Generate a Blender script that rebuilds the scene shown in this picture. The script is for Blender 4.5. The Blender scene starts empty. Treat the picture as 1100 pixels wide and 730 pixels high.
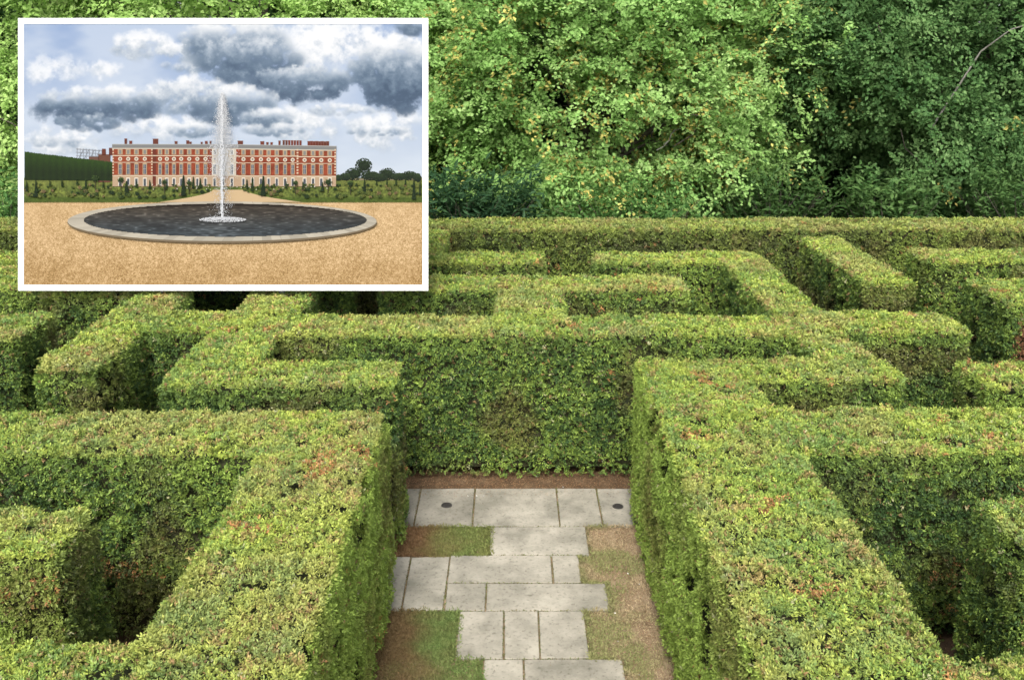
import bpy, math, random
import numpy as np
rng = np.random.default_rng(7)
R = math.radians
SC = bpy.context.scene
COL = SC.collection
PITCH = math.atan(0.32)
EYE = 5.5
CP, SP = math.cos(PITCH), math.sin(PITCH)

# ------------------------------------------------------------------ noise
def _hash(ix, iy, iz, seed):
    h = (ix.astype(np.int64) * 374761393 + iy.astype(np.int64) * 668265263 + iz.astype(np.int64) * 2147483647 + seed * 974634777) & 0xFFFFFFFF
    h = ((h ^ (h >> 13)) * 1274126177) & 0xFFFFFFFF
    h = ((h ^ (h >> 16)) * 2246822519) & 0xFFFFFFFF
    return ((h ^ (h >> 15)) & 0xFFFFFF) / float(0xFFFFFF)

def vnoise(p, scale, seed=0):
    q = p / scale
    i = np.floor(q); f = q - i
    f = f * f * (3 - 2 * f)
    ix, iy, iz = i[:, 0], i[:, 1], i[:, 2]
    r = 0
    for a in (0, 1):
        wx = f[:, 0] if a else 1 - f[:, 0]
        for b in (0, 1):
            wy = f[:, 1] if b else 1 - f[:, 1]
            for c in (0, 1):
                wz = f[:, 2] if c else 1 - f[:, 2]
                r = r + wx * wy * wz * _hash(ix + a, iy + b, iz + c, seed)
    return r

def fbm(p, scale, seed=0, oct=4, gain=0.5):
    s, a, t = 0, 1.0, 0
    for k in range(oct):
        s = s + a * vnoise(p, scale / 2 ** k, seed + 11 * k); t += a; a *= gain
    return s / t

def sstep(a, b, x):
    t = np.clip((x - a) / (b - a), 0, 1)
    return t * t * (3 - 2 * t)

def unit(v):
    return v / np.maximum(np.linalg.norm(v, axis=1, keepdims=True), 1e-9)

def lin(c):
    c = np.asarray(c, float) / 255.0
    return np.where(c <= 0.04045, c / 12.92, ((c + 0.055) / 1.055) ** 2.4)

# ------------------------------------------------------------------ materials
def new_mat(name):
    m = bpy.data.materials.new(name); m.use_nodes = True
    nt = m.node_tree; nt.nodes.clear()
    out = nt.nodes.new('ShaderNodeOutputMaterial')
    b = nt.nodes.new('ShaderNodeBsdfPrincipled')
    nt.links.new(b.outputs[0], out.inputs[0])
    return m, nt, b, out

def flat_mat(name, col, rough=0.6, metal=0.0):
    m, nt, b, o = new_mat(name)
    tc = nt.nodes.new('ShaderNodeTexCoord'); n = nt.nodes.new('ShaderNodeTexNoise')
    n.inputs['Scale'].default_value = 9; n.inputs['Detail'].default_value = 6
    nt.links.new(tc.outputs['Object'], n.inputs['Vector'])
    r = nt.nodes.new('ShaderNodeValToRGB')
    r.color_ramp.elements[0].position = 0.3; r.color_ramp.elements[1].position = 0.7
    r.color_ramp.elements[0].color = tuple(c * 0.93 for c in col) + (1,)
    r.color_ramp.elements[1].color = tuple(min(1, c * 1.03) for c in col) + (1,)
    nt.links.new(n.outputs['Fac'], r.inputs[0]); nt.links.new(r.outputs[0], b.inputs['Base Color'])
    b.inputs['Roughness'].default_value = rough; b.inputs['Metallic'].default_value = metal
    return m

def leaf_mat(name, rough=0.5, trans=0.3):
    m, nt, b, out = new_mat(name)
    a = nt.nodes.new('ShaderNodeAttribute'); a.attribute_name = 'col'
    nt.links.new(a.outputs['Color'], b.inputs['Base Color'])
    b.inputs['Roughness'].default_value = rough
    b.inputs['Specular IOR Level'].default_value = 0.18
    t = nt.nodes.new('ShaderNodeBsdfTranslucent'); nt.links.new(a.outputs['Color'], t.inputs['Color'])
    mx = nt.nodes.new('ShaderNodeMixShader'); mx.inputs[0].default_value = trans
    nt.links.new(b.outputs[0], mx.inputs[1]); nt.links.new(t.outputs[0], mx.inputs[2])
    nt.links.new(mx.outputs[0], out.inputs[0])
    return m

def noise_mat(name, stops, scale, rough=0.9, bump=0.3, bscale=60, detail=8):
    m, nt, b, o = new_mat(name)
    tc = nt.nodes.new('ShaderNodeTexCoord')
    n = nt.nodes.new('ShaderNodeTexNoise'); n.inputs['Scale'].default_value = scale; n.inputs['Detail'].default_value = detail
    n.inputs['Roughness'].default_value = 0.65
    nt.links.new(tc.outputs['Object'], n.inputs['Vector'])
    r = nt.nodes.new('ShaderNodeValToRGB'); e = r.color_ramp.elements
    while len(e) < len(stops): e.new(0.5)
    for k, (p, c) in enumerate(stops): e[k].position = p; e[k].color = tuple(c) + (1,)
    nt.links.new(n.outputs['Fac'], r.inputs[0]); nt.links.new(r.outputs[0], b.inputs['Base Color'])
    n2 = nt.nodes.new('ShaderNodeTexNoise'); n2.inputs['Scale'].default_value = bscale; n2.inputs['Detail'].default_value = 5
    nt.links.new(tc.outputs['Object'], n2.inputs['Vector'])
    bp = nt.nodes.new('ShaderNodeBump'); bp.inputs['Strength'].default_value = bump; bp.inputs['Distance'].default_value = 0.02
    nt.links.new(n2.outputs['Fac'], bp.inputs['Height']); nt.links.new(bp.outputs[0], b.inputs['Normal'])
    b.inputs['Roughness'].default_value = rough
    b.inputs['Specular IOR Level'].default_value = 0.25
    return m

M_LEAF = leaf_mat('yew_foliage', 0.5, 0.28)
M_TREE = leaf_mat('tree_foliage', 0.6, 0.42)
M_GRASS = leaf_mat('grass_blades', 0.7, 0.2)
M_CORE = noise_mat('hedge_twigs', [(0.3, (0.014, 0.018, 0.007)), (0.5, (0.03, 0.034, 0.013)), (0.7, (0.05, 0.038, 0.02))], 14, 0.9, 1.0, 40)
M_SOIL = noise_mat('dark_soil', [(0.3, (0.05, 0.033, 0.018)), (0.55, (0.11, 0.07, 0.038)), (0.75, (0.17, 0.11, 0.06))], 3, 0.95, 0.6, 50)
M_FLOOR = noise_mat('woodland_floor', [(0.3, (0.012, 0.012, 0.006)), (0.55, (0.03, 0.026, 0.012)), (0.8, (0.05, 0.04, 0.02))], 1.5, 0.95, 0.8, 20)
M_VERGE = noise_mat('dry_verge', [(0.28, (0.16, 0.105, 0.06)), (0.5, (0.26, 0.185, 0.11)), (0.72, (0.36, 0.275, 0.175))], 3.2, 0.95, 0.7, 90)
M_NEEDLE = noise_mat('needle_bed', [(0.3, (0.055, 0.034, 0.018)), (0.5, (0.11, 0.07, 0.037)), (0.75, (0.19, 0.13, 0.075))], 7, 0.95, 0.8, 80)
M_BARK = noise_mat('bark', [(0.3, (0.05, 0.042, 0.033)), (0.55, (0.11, 0.095, 0.075)), (0.8, (0.2, 0.18, 0.15))], 6, 0.9, 0.8, 25)
M_TWIG = noise_mat('grey_twigs', [(0.3, (0.12, 0.115, 0.095)), (0.7, (0.24, 0.23, 0.2))], 8, 0.85, 0.3, 30)
M_PRINT, _nt, _b, _o = new_mat('printed_ink')
_a = _nt.nodes.new('ShaderNodeAttribute'); _a.attribute_name = 'col'
_nt.links.new(_a.outputs['Color'], _b.inputs['Base Color']); _b.inputs['Roughness'].default_value = 0.75
_b.inputs['Specular IOR Level'].default_value = 0.1
M_WHITE = flat_mat('white_paint', (0.88, 0.88, 0.87), 0.55)
M_STEEL = flat_mat('galvanised_steel', (0.3, 0.31, 0.32), 0.45, 0.8)
M_IRON = flat_mat('dark_iron', (0.06, 0.055, 0.05), 0.6, 0.5)

# flagstones: each slab carries its own tint in the colour attribute, with lichen spots and stains on top
M_STONE, nt, b, o = new_mat('flagstone')
tc = nt.nodes.new('ShaderNodeTexCoord')
at = nt.nodes.new('ShaderNodeAttribute'); at.attribute_name = 'col'
n1 = nt.nodes.new('ShaderNodeTexNoise'); n1.inputs['Scale'].default_value = 1.7; n1.inputs['Detail'].default_value = 9; n1.inputs['Roughness'].default_value = 0.68
nt.links.new(tc.outputs['Object'], n1.inputs['Vector'])
r1 = nt.nodes.new('ShaderNodeValToRGB')
r1.color_ramp.elements[0].position = 0.36; r1.color_ramp.elements[0].color = (0.55, 0.55, 0.52, 1)
r1.color_ramp.elements[1].position = 0.62; r1.color_ramp.elements[1].color = (1.08, 1.06, 1.03, 1)
nt.links.new(n1.outputs['Fac'], r1.inputs[0])
n2 = nt.nodes.new('ShaderNodeTexNoise'); n2.inputs['Scale'].default_value = 26; n2.inputs['Detail'].default_value = 4
nt.links.new(tc.outputs['Object'], n2.inputs['Vector'])
r2 = nt.nodes.new('ShaderNodeValToRGB')
r2.color_ramp.elements[0].position = 0.27; r2.color_ramp.elements[0].color = (0.5, 0.5, 0.47, 1)
r2.color_ramp.elements[1].position = 0.44; r2.color_ramp.elements[1].color = (1, 1, 1, 1)
nt.links.new(n2.outputs['Fac'], r2.inputs[0])
mm = nt.nodes.new('ShaderNodeMix'); mm.data_type = 'RGBA'; mm.blend_type = 'MULTIPLY'; mm.inputs[0].default_value = 1
nt.links.new(at.outputs['Color'], mm.inputs[6]); nt.links.new(r1.outputs[0], mm.inputs[7])
m2 = nt.nodes.new('ShaderNodeMix'); m2.data_type = 'RGBA'; m2.blend_type = 'MULTIPLY'; m2.inputs[0].default_value = 0.8
nt.links.new(mm.outputs[2], m2.inputs[6]); nt.links.new(r2.outputs[0], m2.inputs[7])
nt.links.new(m2.outputs[2], b.inputs['Base Color'])
n3 = nt.nodes.new('ShaderNodeTexNoise'); n3.inputs['Scale'].default_value = 7; n3.inputs['Detail'].default_value = 8; n3.inputs['Roughness'].default_value = 0.75
nt.links.new(tc.outputs['Object'], n3.inputs['Vector'])
r3 = nt.nodes.new('ShaderNodeValToRGB'); r3.color_ramp.elements[0].position = 0.52; r3.color_ramp.elements[1].position = 0.72
nt.links.new(n3.outputs['Fac'], r3.inputs[0])
sc3 = nt.nodes.new('ShaderNodeMath'); sc3.operation = 'MULTIPLY'; sc3.inputs[1].default_value = 0.45; nt.links.new(r3.outputs[0], sc3.inputs[0])
m3 = nt.nodes.new('ShaderNodeMix'); m3.data_type = 'RGBA'; nt.links.new(sc3.outputs[0], m3.inputs[0]); nt.links.new(m2.outputs[2], m3.inputs[6]); m3.inputs[7].default_value = (0.19, 0.185, 0.14, 1)
nt.links.new(m3.outputs[2], b.inputs['Base Color'])
b.inputs['Roughness'].default_value = 0.85; b.inputs['Specular IOR Level'].default_value = 0.25
bp = nt.nodes.new('ShaderNodeBump'); bp.inputs['Strength'].default_value = 0.25; bp.inputs['Distance'].default_value = 0.01
nt.links.new(n2.outputs['Fac'], bp.inputs['Height']); nt.links.new(bp.outputs[0], b.inputs['Normal'])

# ------------------------------------------------------------------ mesh building
class MB:
    """collects faces with a colour and a material slot each, then links them as ONE mesh object"""
    def __init__(s): s.v = []; s.n = 0; s.f = []; s.c = []; s.m = []
    def quads(s, V, C, mat=0):
        """V (k,4,3), C (k,3)"""
        k = len(V)
        s.v.append(V.reshape(-1, 3)); s.f.append((np.arange(k * 4) + s.n).reshape(k, 4)); s.n += k * 4
        s.c.append(np.broadcast_to(np.asarray(C, float), (k, 3))); s.m.append(np.full(k, mat))
    def mesh(s, V, F, C, mat=0):
        V = np.asarray(V, float); F = np.asarray(F)
        s.v.append(V); s.f.append(F + s.n); s.n += len(V)
        s.c.append(np.broadcast_to(np.asarray(C, float), (len(F), 3))); s.m.append(np.full(len(F), mat))
    def box(s, lo, hi, c=(0.5, 0.5, 0.5), mat=0, f=None):
        (a, b_, d), (e, g, h) = lo, hi
        V = np.array([(a, b_, d), (e, b_, d), (e, g, d), (a, g, d), (a, b_, h), (e, b_, h), (e, g, h), (a, g, h)], float)
        if f is not None: V = f(V)
        s.mesh(V, [(0, 3, 2, 1), (4, 5, 6, 7), (0, 1, 5, 4), (1, 2, 6, 5), (2, 3, 7, 6), (3, 0, 4, 7)], c, mat)
    def tube(s, pts, rad, c=(0.5, 0.5, 0.5), mat=0, sides=8):
        pts = np.asarray(pts, float); n = len(pts)
        t = unit(np.gradient(pts, axis=0))
        ref = np.where(np.abs(t[:, 2:3]) > 0.9, np.array([[1., 0, 0]]), np.array([[0, 0, 1.]]))
        u = unit(np.cross(t, ref)); w = np.cross(t, u)
        a = np.arange(sides) * 2 * math.pi / sides
        rad = np.broadcast_to(np.asarray(rad, float), (n,))
        V = pts[:, None] + rad[:, None, None] * (u[:, None] * np.cos(a)[None, :, None] + w[:, None] * np.sin(a)[None, :, None])
        F = [(i * sides + k, i * sides + (k + 1) % sides, (i + 1) * sides + (k + 1) % sides, (i + 1) * sides + k) for i in range(n - 1) for k in range(sides)]
        s.mesh(V.reshape(-1, 3), F, c, mat)
        for i, fl in ((0, 1), (n - 1, 0)):       # end caps as quads (sides = 4 or 8)
            ring = [i * sides + k for k in range(sides)]
            base = s.n - n * sides
            caps = [(ring[0], ring[k], ring[k + 1], ring[k + 2]) for k in range(1, sides - 2, 2)]
            s.f.append(np.array(caps) + base); s.c.append(np.broadcast_to(np.asarray(c, float), (len(caps), 3))); s.m.append(np.full(len(caps), mat))
    def build(s, name, mats, parent=None, loc=(0, 0, 0), smooth=False):
        V = np.concatenate(s.v) - np.asarray(loc, float); F = np.concatenate(s.f); C = np.concatenate(s.c); Mi = np.concatenate(s.m)
        me = bpy.data.meshes.new(name)
        me.vertices.add(len(V)); me.vertices.foreach_set('co', V.astype(np.float32).ravel())
        me.loops.add(F.size); me.loops.foreach_set('vertex_index', F.astype(np.int32).ravel())
        me.polygons.add(len(F))
        me.polygons.foreach_set('loop_start', (np.arange(len(F)) * 4).astype(np.int32))
        me.polygons.foreach_set('loop_total', np.full(len(F), 4, np.int32))
        mats = mats if isinstance(mats, (list, tuple)) else [mats]
        for m in mats: me.materials.append(m)
        me.polygons.foreach_set('material_index', Mi.astype(np.int32))
        at = me.attributes.new('col', 'FLOAT_COLOR', 'FACE')
        at.data.foreach_set('color', np.concatenate([C, np.ones((len(C), 1))], 1).astype(np.float32).ravel())
        me.polygons.foreach_set('use_smooth', np.full(len(F), bool(smooth)))
        me.update(calc_edges=True)
        ob = bpy.data.objects.new(name, me); COL.objects.link(ob)
        if parent is None: ob.location = loc
        else: ob.parent = parent
        return ob

def tag(o, label=None, cat=None, group=None, kind=None):
    if label: o['label'] = label
    if cat: o['category'] = cat
    if group: o['group'] = group
    if kind: o['kind'] = kind
    return o

def thing(name, label, cat, loc, group=None):
    o = bpy.data.objects.new(name, None); COL.objects.link(o); o.location = loc
    return tag(o, label, cat, group)

def leaves(P, D, N, L, W, bend=0.12):
    """rhombic leaves: base points P, directions D, face normals N, lengths L, widths W -> (k,4,3)"""
    D = unit(D); S = unit(np.cross(D, N)); N2 = np.cross(S, D)
    L = L[:, None]; W = W[:, None]
    mid = P + D * L * 0.45
    return np.stack([P, mid + S * W * 0.5 + N2 * W * bend, P + D * L, mid - S * W * 0.5 + N2 * W * bend], 1)

# ------------------------------------------------------------------ hedges
HH = 2.0
HEDGES = [   # label, rectangles (x0, x1, y0, y1), height
 ('long straight hedge facing the viewer across the far end of the stone path', [(-2.9, 3.55, 11.15, 12.0)], 2.0),
 ('hook shaped hedge with one leg ending at the left far corner of the paving', [(-3.78, -2.9, 10.1, 13.6), (-3.78, -1.27, 9.36, 10.1)], 2.0),
 ('brown topped hedge with a short side branch, below the left of the framed board', [(-5.42, -4.72, 9.9, 13.3), (-4.72, -3.78, 11.35, 12.15)], 2.0),
 ('T shaped yew hedge whose stem joins the back of the hedge at the path end', [(-1.95, 2.6, 13.35, 14.2), (-0.2, 0.72, 12.0, 13.35)], 2.0),
 ('short dark stub of hedge just under the right half of the framed board', [(-3.78, -2.5, 13.6, 14.35)], 2.0),
 ('short hedge face just under the left end of the framed board', [(-6.85, -5.42, 13.05, 13.85)], 2.0),
 ('hedge end at the left picture edge level with the bottom of the framed board', [(-11, -7.0, 13.4, 14.9)], 2.0),
 ('square ended hedge at the left picture edge, below the framed board corner', [(-11, -6.2, 11.0, 12.1)], 2.0),
 ('thick hedge walling the left side of the stone path, spotted with orange dead sprigs', [(-2.26, -1.25, 2.2, 8.6)], 2.0),
 ('yew hedge running to the left from the near hedge beside the path', [(-10, -2.26, 7.62, 8.6)], 2.0),
 ('small blunt hedge end inside the near left enclosure', [(-9, -3.3, 5.9, 6.6)], 2.0),
 ('yew hedge across the bottom left corner of the picture', [(-9, -2.26, 3.5, 4.87)], 2.0),
 ('thick light green hedge walling the right side of the stone path', [(1.45, 2.6, 2.2, 10.2)], 2.0),
 ('short square ended hedge arm sticking out right from the far end of the path wall', [(2.6, 4.27, 9.5, 10.2)], 2.0),
 ('yew hedge running away from the viewer, linking the right hand arms to the back rows', [(3.55, 4.22, 10.2, 15.9)], 2.0),
 ('square ended hedge arm with tall shaded face, in line with the path end hedge', [(4.22, 5.8, 11.25, 12.15)], 2.0),
 ('hedge in the back row right of the gap, in front of the boundary hedge', [(1.4, 3.55, 15.1, 15.9)], 2.0),
 ('square ended hedge in the back row just right of the framed board', [(-11, 0.52, 15.1, 15.9), (-1.95, -1.25, 15.9, 18.0)], 2.0),
 ('hedge with a dark side running from the boundary hedge towards the viewer', [(5.4, 6.12, 13.7, 17.2)], 2.0),
 ('dark faced hedge in the back row at the right picture edge', [(7.0, 16, 15.2, 16.1)], 2.0),
 ('rounded hedge end with a brown dead patch at the right picture edge', [(6.9, 14, 12.4, 13.75)], 2.05),
 ('small piece of hedge at the right picture edge in front of the brown patched one', [(5.1, 12, 9.3, 10.05)], 2.0),
 ('hedge running right from the near path hedge, above a deep dark enclosure', [(2.6, 11, 7.65, 8.7)], 2.0),
 ('blunt hedge end inside the near right enclosure', [(3.73, 10, 5.85, 6.73)], 2.0),
 ('yew hedge across the bottom right corner of the picture', [(2.6, 10, 3.4, 4.72)], 2.0),
 ('very long straight boundary hedge along the back of the maze below the trees', [(-24, 24, 18.0, 19.1)], 2.0),
]
def grown(rs):                         # a hedge end that butts on another hedge runs on a hand's breadth into it
    flat = [r for h in HEDGES for r in h[1]]
    out = []
    for r in rs:
        q = list(r)
        hit = lambda pts: any(all(o[0] - 1e-3 <= x <= o[1] + 1e-3 and o[2] - 1e-3 <= y <= o[3] + 1e-3 for x, y in pts) for o in flat if o != r)
        ym = (r[2] + 0.1, (r[2] + r[3]) / 2, r[3] - 0.1); xm = (r[0] + 0.1, (r[0] + r[1]) / 2, r[1] - 0.1)
        if hit([(r[0] - 0.06, y) for y in ym]): q[0] -= 0.12
        if hit([(r[1] + 0.06, y) for y in ym]): q[1] += 0.12
        if hit([(x, r[2] - 0.06) for x in xm]): q[2] -= 0.12
        if hit([(x, r[3] + 0.06) for x in xm]): q[3] += 0.12
        out.append(tuple(q))
    return out
ALL = [(i, k, r) for i, h in enumerate(HEDGES) for k, r in enumerate(h[1])]
HEDGES = [(lb, grown(rs), h) for lb, rs, h in HEDGES]

def inside_any(p, own, own_k, eps):
    m = np.zeros(len(p), bool)
    for (i, k, r) in ALL:
        if (i, k) == (own, own_k): continue
        m |= (p[:, 0] > r[0] + eps) & (p[:, 0] < r[1] - eps) & (p[:, 1] > r[2] + eps) & (p[:, 1] < r[3] - eps)
    return m

def visfac(p):
    """rough share of detail a point needs: 1 inside the frame and a margin, less outside it"""
    dy = p[:, 1] * CP + (EYE - p[:, 2]) * SP
    x = np.abs(p[:, 0]) / np.maximum(dy, 0.3)
    v = ((p[:, 2] - EYE) * CP + p[:, 1] * SP) / np.maximum(dy, 0.3)
    return np.where((x < 0.72) & (dy > 1) & (v > -0.5), 1.0, 0.3)

COVER = 2.5
def make_hedge(idx, label, rects, h):
    mb = MB()
    x0 = min(r[0] for r in rects); x1 = max(r[1] for r in rects); y0 = min(r[2] for r in rects); y1 = max(r[3] for r in rects)
    for kr, r in enumerate(rects):
        a, b_, c, d = r
        # twiggy core, a lumpy grid box sunk below the leaf skin
        ins = 0.11
        nx = max(2, int((b_ - a) / 0.25)); ny = max(2, int((d - c) / 0.25)); nz = 8
        def grid(o, u, v, nu, nv):
            uu, vv = np.meshgrid(np.linspace(0, 1, nu + 1), np.linspace(0, 1, nv + 1), indexing='ij')
            P = o + uu[..., None] * u + vv[..., None] * v
            P = P.reshape(-1, 3)
            n3 = np.stack([vnoise(P, 0.3, 91), vnoise(P, 0.3, 92), vnoise(P, 0.3, 93)], 1) - 0.5
            P = P + n3 * 0.09
            k = np.arange((nu + 1) * (nv + 1)).reshape(nu + 1, nv + 1)
            F = np.stack([k[:-1, :-1], k[1:, :-1], k[1:, 1:], k[:-1, 1:]], -1).reshape(-1, 4)
            mb.mesh(P, F, (0.03, 0.035, 0.012), 1)
        A, B, Cc, D = a + ins, b_ - ins, c + ins, d - ins
        X, Y, Z = np.array([B - A, 0, 0]), np.array([0, D - Cc, 0]), np.array([0, 0, h - ins - 0.14])
        grid(np.array([A, Cc, h - ins]), X, Y, nx, ny)
        grid(np.array([A, Cc, 0.14]), X, Z, nx, nz); grid(np.array([A, D, 0.14]), X, Z, nx, nz)
        grid(np.array([A, Cc, 0.14]), Y, Z, ny, nz); grid(np.array([B, Cc, 0.14]), Y, Z, ny, nz)
        # sprig anchors on a rounded box
        for face in ('top', 'front', 'back', 'left', 'right'):
            if face == 'top': area = (b_ - a) * (d - c)
            elif face in ('front', 'back'): area = (b_ - a) * h
            else: area = (d - c) * h
            # sprig size from the distance of the nearest stretch
            ymid = {'top': (c + d) / 2, 'front': c, 'back': d}.get(face, (max(c, 4) + d) / 2)
            dist = math.hypot(ymid, EYE - 1.5)
            LL = 0.0235 + 0.0019 * max(0, dist - 6)
            WW = LL * 0.44
            dens = COVER / (LL * WW * 0.5) / 5.0
            if face == 'back': dens *= 0.4
            n = int(area * dens)
            if n < 1: continue
            u = rng.random(n); v = rng.random(n)
            if face == 'top': P = np.stack([a + u * (b_ - a), c + v * (d - c), np.full(n, h)], 1)
            elif face == 'front': P = np.stack([a + u * (b_ - a), np.full(n, c), 0.06 + v * (h - 0.06)], 1)
            elif face == 'back': P = np.stack([a + u * (b_ - a), np.full(n, d), 0.06 + v * (h - 0.06)], 1)
            elif face == 'left': P = np.stack([np.full(n, a), c + u * (d - c), 0.06 + v * (h - 0.06)], 1)
            else: P = np.stack([np.full(n, b_), c + u * (d - c), 0.06 + v * (h - 0.06)], 1)
            keep = ~inside_any(P, idx, kr, 0.01)
            keep &= rng.random(n) < visfac(P)
            P = P[keep]
            if len(P) == 0: continue
            # rounded edges
            rr = 0.06
            lo = np.array([a + rr, c + rr, -1]); hi = np.array([b_ - rr, d - rr, h - rr])
            Q = np.clip(P, lo, hi)
            # where another hedge butts on, the edge there stays square
            N = unit(P - Q)
            P = Q + N * rr
            # relief: soft swells, small lumps and hollows
            big = fbm(P, 0.9, 3, 3) - 0.5
            med = fbm(P, 0.22, 5, 2) - 0.5
            hol = sstep(0.54, 0.72, fbm(P, 0.16, 17, 2))
            istop = N[:, 2] > 0.6
            off = big * 0.07 + med * 0.055 - hol * np.where(istop, 0.05, 0.095) + rng.normal(0, 0.012, len(P))
            stray = rng.random(len(P)) < 0.012
            off = off + np.where(stray, 0.03, 0)
            P = P + N * off[:, None]
            foot = sstep(0.5, 0.0, P[:, 2])
            thin = rng.random(len(P)) < np.where(P[:, 2] < 0.08 + 0.3 * fbm(P, 0.4, 77, 2), 0.4, 1.0) * (1 - 0.32 * hol * np.where(istop, 0.5, 1))
            P, N, hol, istop, big, med, foot = [q[thin] for q in (P, N, hol, istop, big, med, foot)]
            n = len(P)
            # colour of a sprig: species tone, fresh tips on the sheared tops, browned and bare spots
            tone = fbm(P, 1.3, 31, 3); fine = fbm(P, 0.12, 37, 2); rnd = rng.random(n)
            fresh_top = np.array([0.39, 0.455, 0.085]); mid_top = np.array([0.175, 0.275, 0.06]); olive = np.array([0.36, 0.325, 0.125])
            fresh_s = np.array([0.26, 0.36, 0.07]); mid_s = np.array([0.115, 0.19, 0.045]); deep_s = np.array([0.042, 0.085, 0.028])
            lit_bonus = 0.4 if (face == 'front' and 'near left enclosure' in label) or (face == 'right' and 'walling the left' in label) or (face == 'left' and 'walling the right' in label) else 0.0  # light falling on these hedge faces is put into their leaf colour
            k1 = sstep(0.3, 0.68, 0.38 * tone + 0.3 * fine + 0.32 * rnd + lit_bonus)[:, None]
            k2 = sstep(0.42, 0.75, fbm(P, 0.7, 43, 3))[:, None]
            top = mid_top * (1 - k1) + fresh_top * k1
            top = top * (1 - 0.5 * k2) + olive * 0.5 * k2
            kb = (sstep(0.5, 0.66, fbm(P, 0.17, 47, 2)) * (rng.random(n) < 0.8))[:, None]          # older blue green sprigs between the fresh tips
            top = top * (1 - 0.45 * kb) + np.array([0.10, 0.185, 0.075]) * 0.45 * kb
            kp = (sstep(0.56, 0.7, fbm(P, 0.13, 49, 2)) * (rng.random(n) < 0.6))[:, None]          # pinkish brown cut ends
            top = top * (1 - 0.65 * kp) + np.array([0.40, 0.25, 0.12]) * 0.65 * kp
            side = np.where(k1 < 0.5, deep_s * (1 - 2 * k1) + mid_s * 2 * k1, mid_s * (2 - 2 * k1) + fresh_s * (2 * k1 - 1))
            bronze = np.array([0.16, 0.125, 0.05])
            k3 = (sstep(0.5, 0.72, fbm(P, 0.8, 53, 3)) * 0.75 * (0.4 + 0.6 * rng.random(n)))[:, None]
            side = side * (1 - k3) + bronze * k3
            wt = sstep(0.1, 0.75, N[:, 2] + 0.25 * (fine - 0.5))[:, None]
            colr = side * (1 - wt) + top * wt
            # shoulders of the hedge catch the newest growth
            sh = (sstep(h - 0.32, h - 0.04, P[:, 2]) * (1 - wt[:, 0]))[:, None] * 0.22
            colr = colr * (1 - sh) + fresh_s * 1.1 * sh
            # dead orange / rust patches, a few per hedge, and pale cut twigs
            dn = fbm(P, 0.42, 61, 3) + 0.10 * (fbm(P, 0.08, 67, 2) - 0.5)
            dead = sstep(0.70, 0.76, dn) * (rng.random(n) < 0.55) * np.where(istop, 1, rng.random(n) < 0.35)
            dc = np.array([0.42, 0.22, 0.085]) * (0.55 + 0.75 * rng.random((n, 1)))
            colr = np.where(dead[:, None] > 0.5, dc, colr)
            sp = rng.random(n) < np.where(istop, 0.045, 0.02)
            colr = np.where(sp[:, None], np.array([0.26, 0.17, 0.075]) * (0.5 + 0.8 * rng.random((n, 1))), colr)
            pale = rng.random(n) < 0.012
            colr = np.where(pale[:, None], np.array([0.33, 0.33, 0.17]), colr)
            if 'boundary hedge along' in label:                     # an older, browner hedge
                kq = (0.05 + 0.5 * fbm(P, 1.1, 83, 3))[:, None]
                colr = colr * (1 - kq) + np.where(istop[:, None], np.array([0.20, 0.20, 0.075]), np.array([0.12, 0.095, 0.04])) * kq
            if 'brown dead patch' in label:
                dd = np.exp(-(((P[:, 0] - 7.25) / 0.22) ** 2 + ((P[:, 2] - 1.45) / 0.5) ** 2)) > 0.45 + 0.4 * (rng.random(n) - 0.5)
                dd &= P[:, 1] < 12.9
                colr = np.where(dd[:, None], np.array([0.2, 0.10, 0.05]) * (0.4 + 0.9 * rng.random((n, 1))), colr)
            if 'browned top' in label:
                dd = (N[:, 2] > 0.5) & (fbm(P, 0.5, 71, 3) + 0.2 * (rng.random(n) - 0.5) > 0.5)
                colr = np.where(dd[:, None], np.array([0.25, 0.16, 0.075]) * (0.6 + 0.7 * rng.random((n, 1))), colr)
            # five leaves fanned along each sprig
            T = rng.normal(size=(n, 3)); T = unit(T - (T * N).sum(1, keepdims=True) * N)
            lift = np.where(istop, 0.35, 0.45) + rng.random(n) * 0.5
            base = unit(N * lift[:, None] + T + np.array([0, 0, 0.25]))
            LN = unit(N + 0.55 * rng.normal(size=(n, 3)))
            side_v = unit(np.cross(base, LN))
            for q in range(5):
                ang = (q - 2) * 0.5 + rng.normal(0, 0.15, n)
                dirn = base * np.cos(ang)[:, None] + side_v * np.sin(ang)[:, None]
                st = P - base * LL * 0.5 + base * (LL * (0.9 - 0.28 * abs(q - 2)))[..., None] if False else P + base * LL * (0.5 - 0.3 * abs(q - 2)) + rng.normal(0, LL * 0.18, (n, 3))
                ln = LL * (0.75 + 0.5 * rng.random(n)); wd = WW * (0.7 + 0.6 * rng.random(n))
                jitter = (0.75 + 0.5 * rng.random((n, 1)))
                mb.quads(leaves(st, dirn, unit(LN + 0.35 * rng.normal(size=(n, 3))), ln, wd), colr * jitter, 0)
    ob = mb.build('hedge', [M_LEAF, M_CORE], loc=((x0 + x1) / 2, (y0 + y1) / 2, 0))
    tag(ob, label, 'hedge', 'clipped yew hedges of the maze')
    return sum(len(f) for f in mb.f)

tot = 0
for i, (lb, rc, h) in enumerate(HEDGES):
    tot += make_hedge(i, lb, rc, h)
print('hedge faces', tot)

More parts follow.
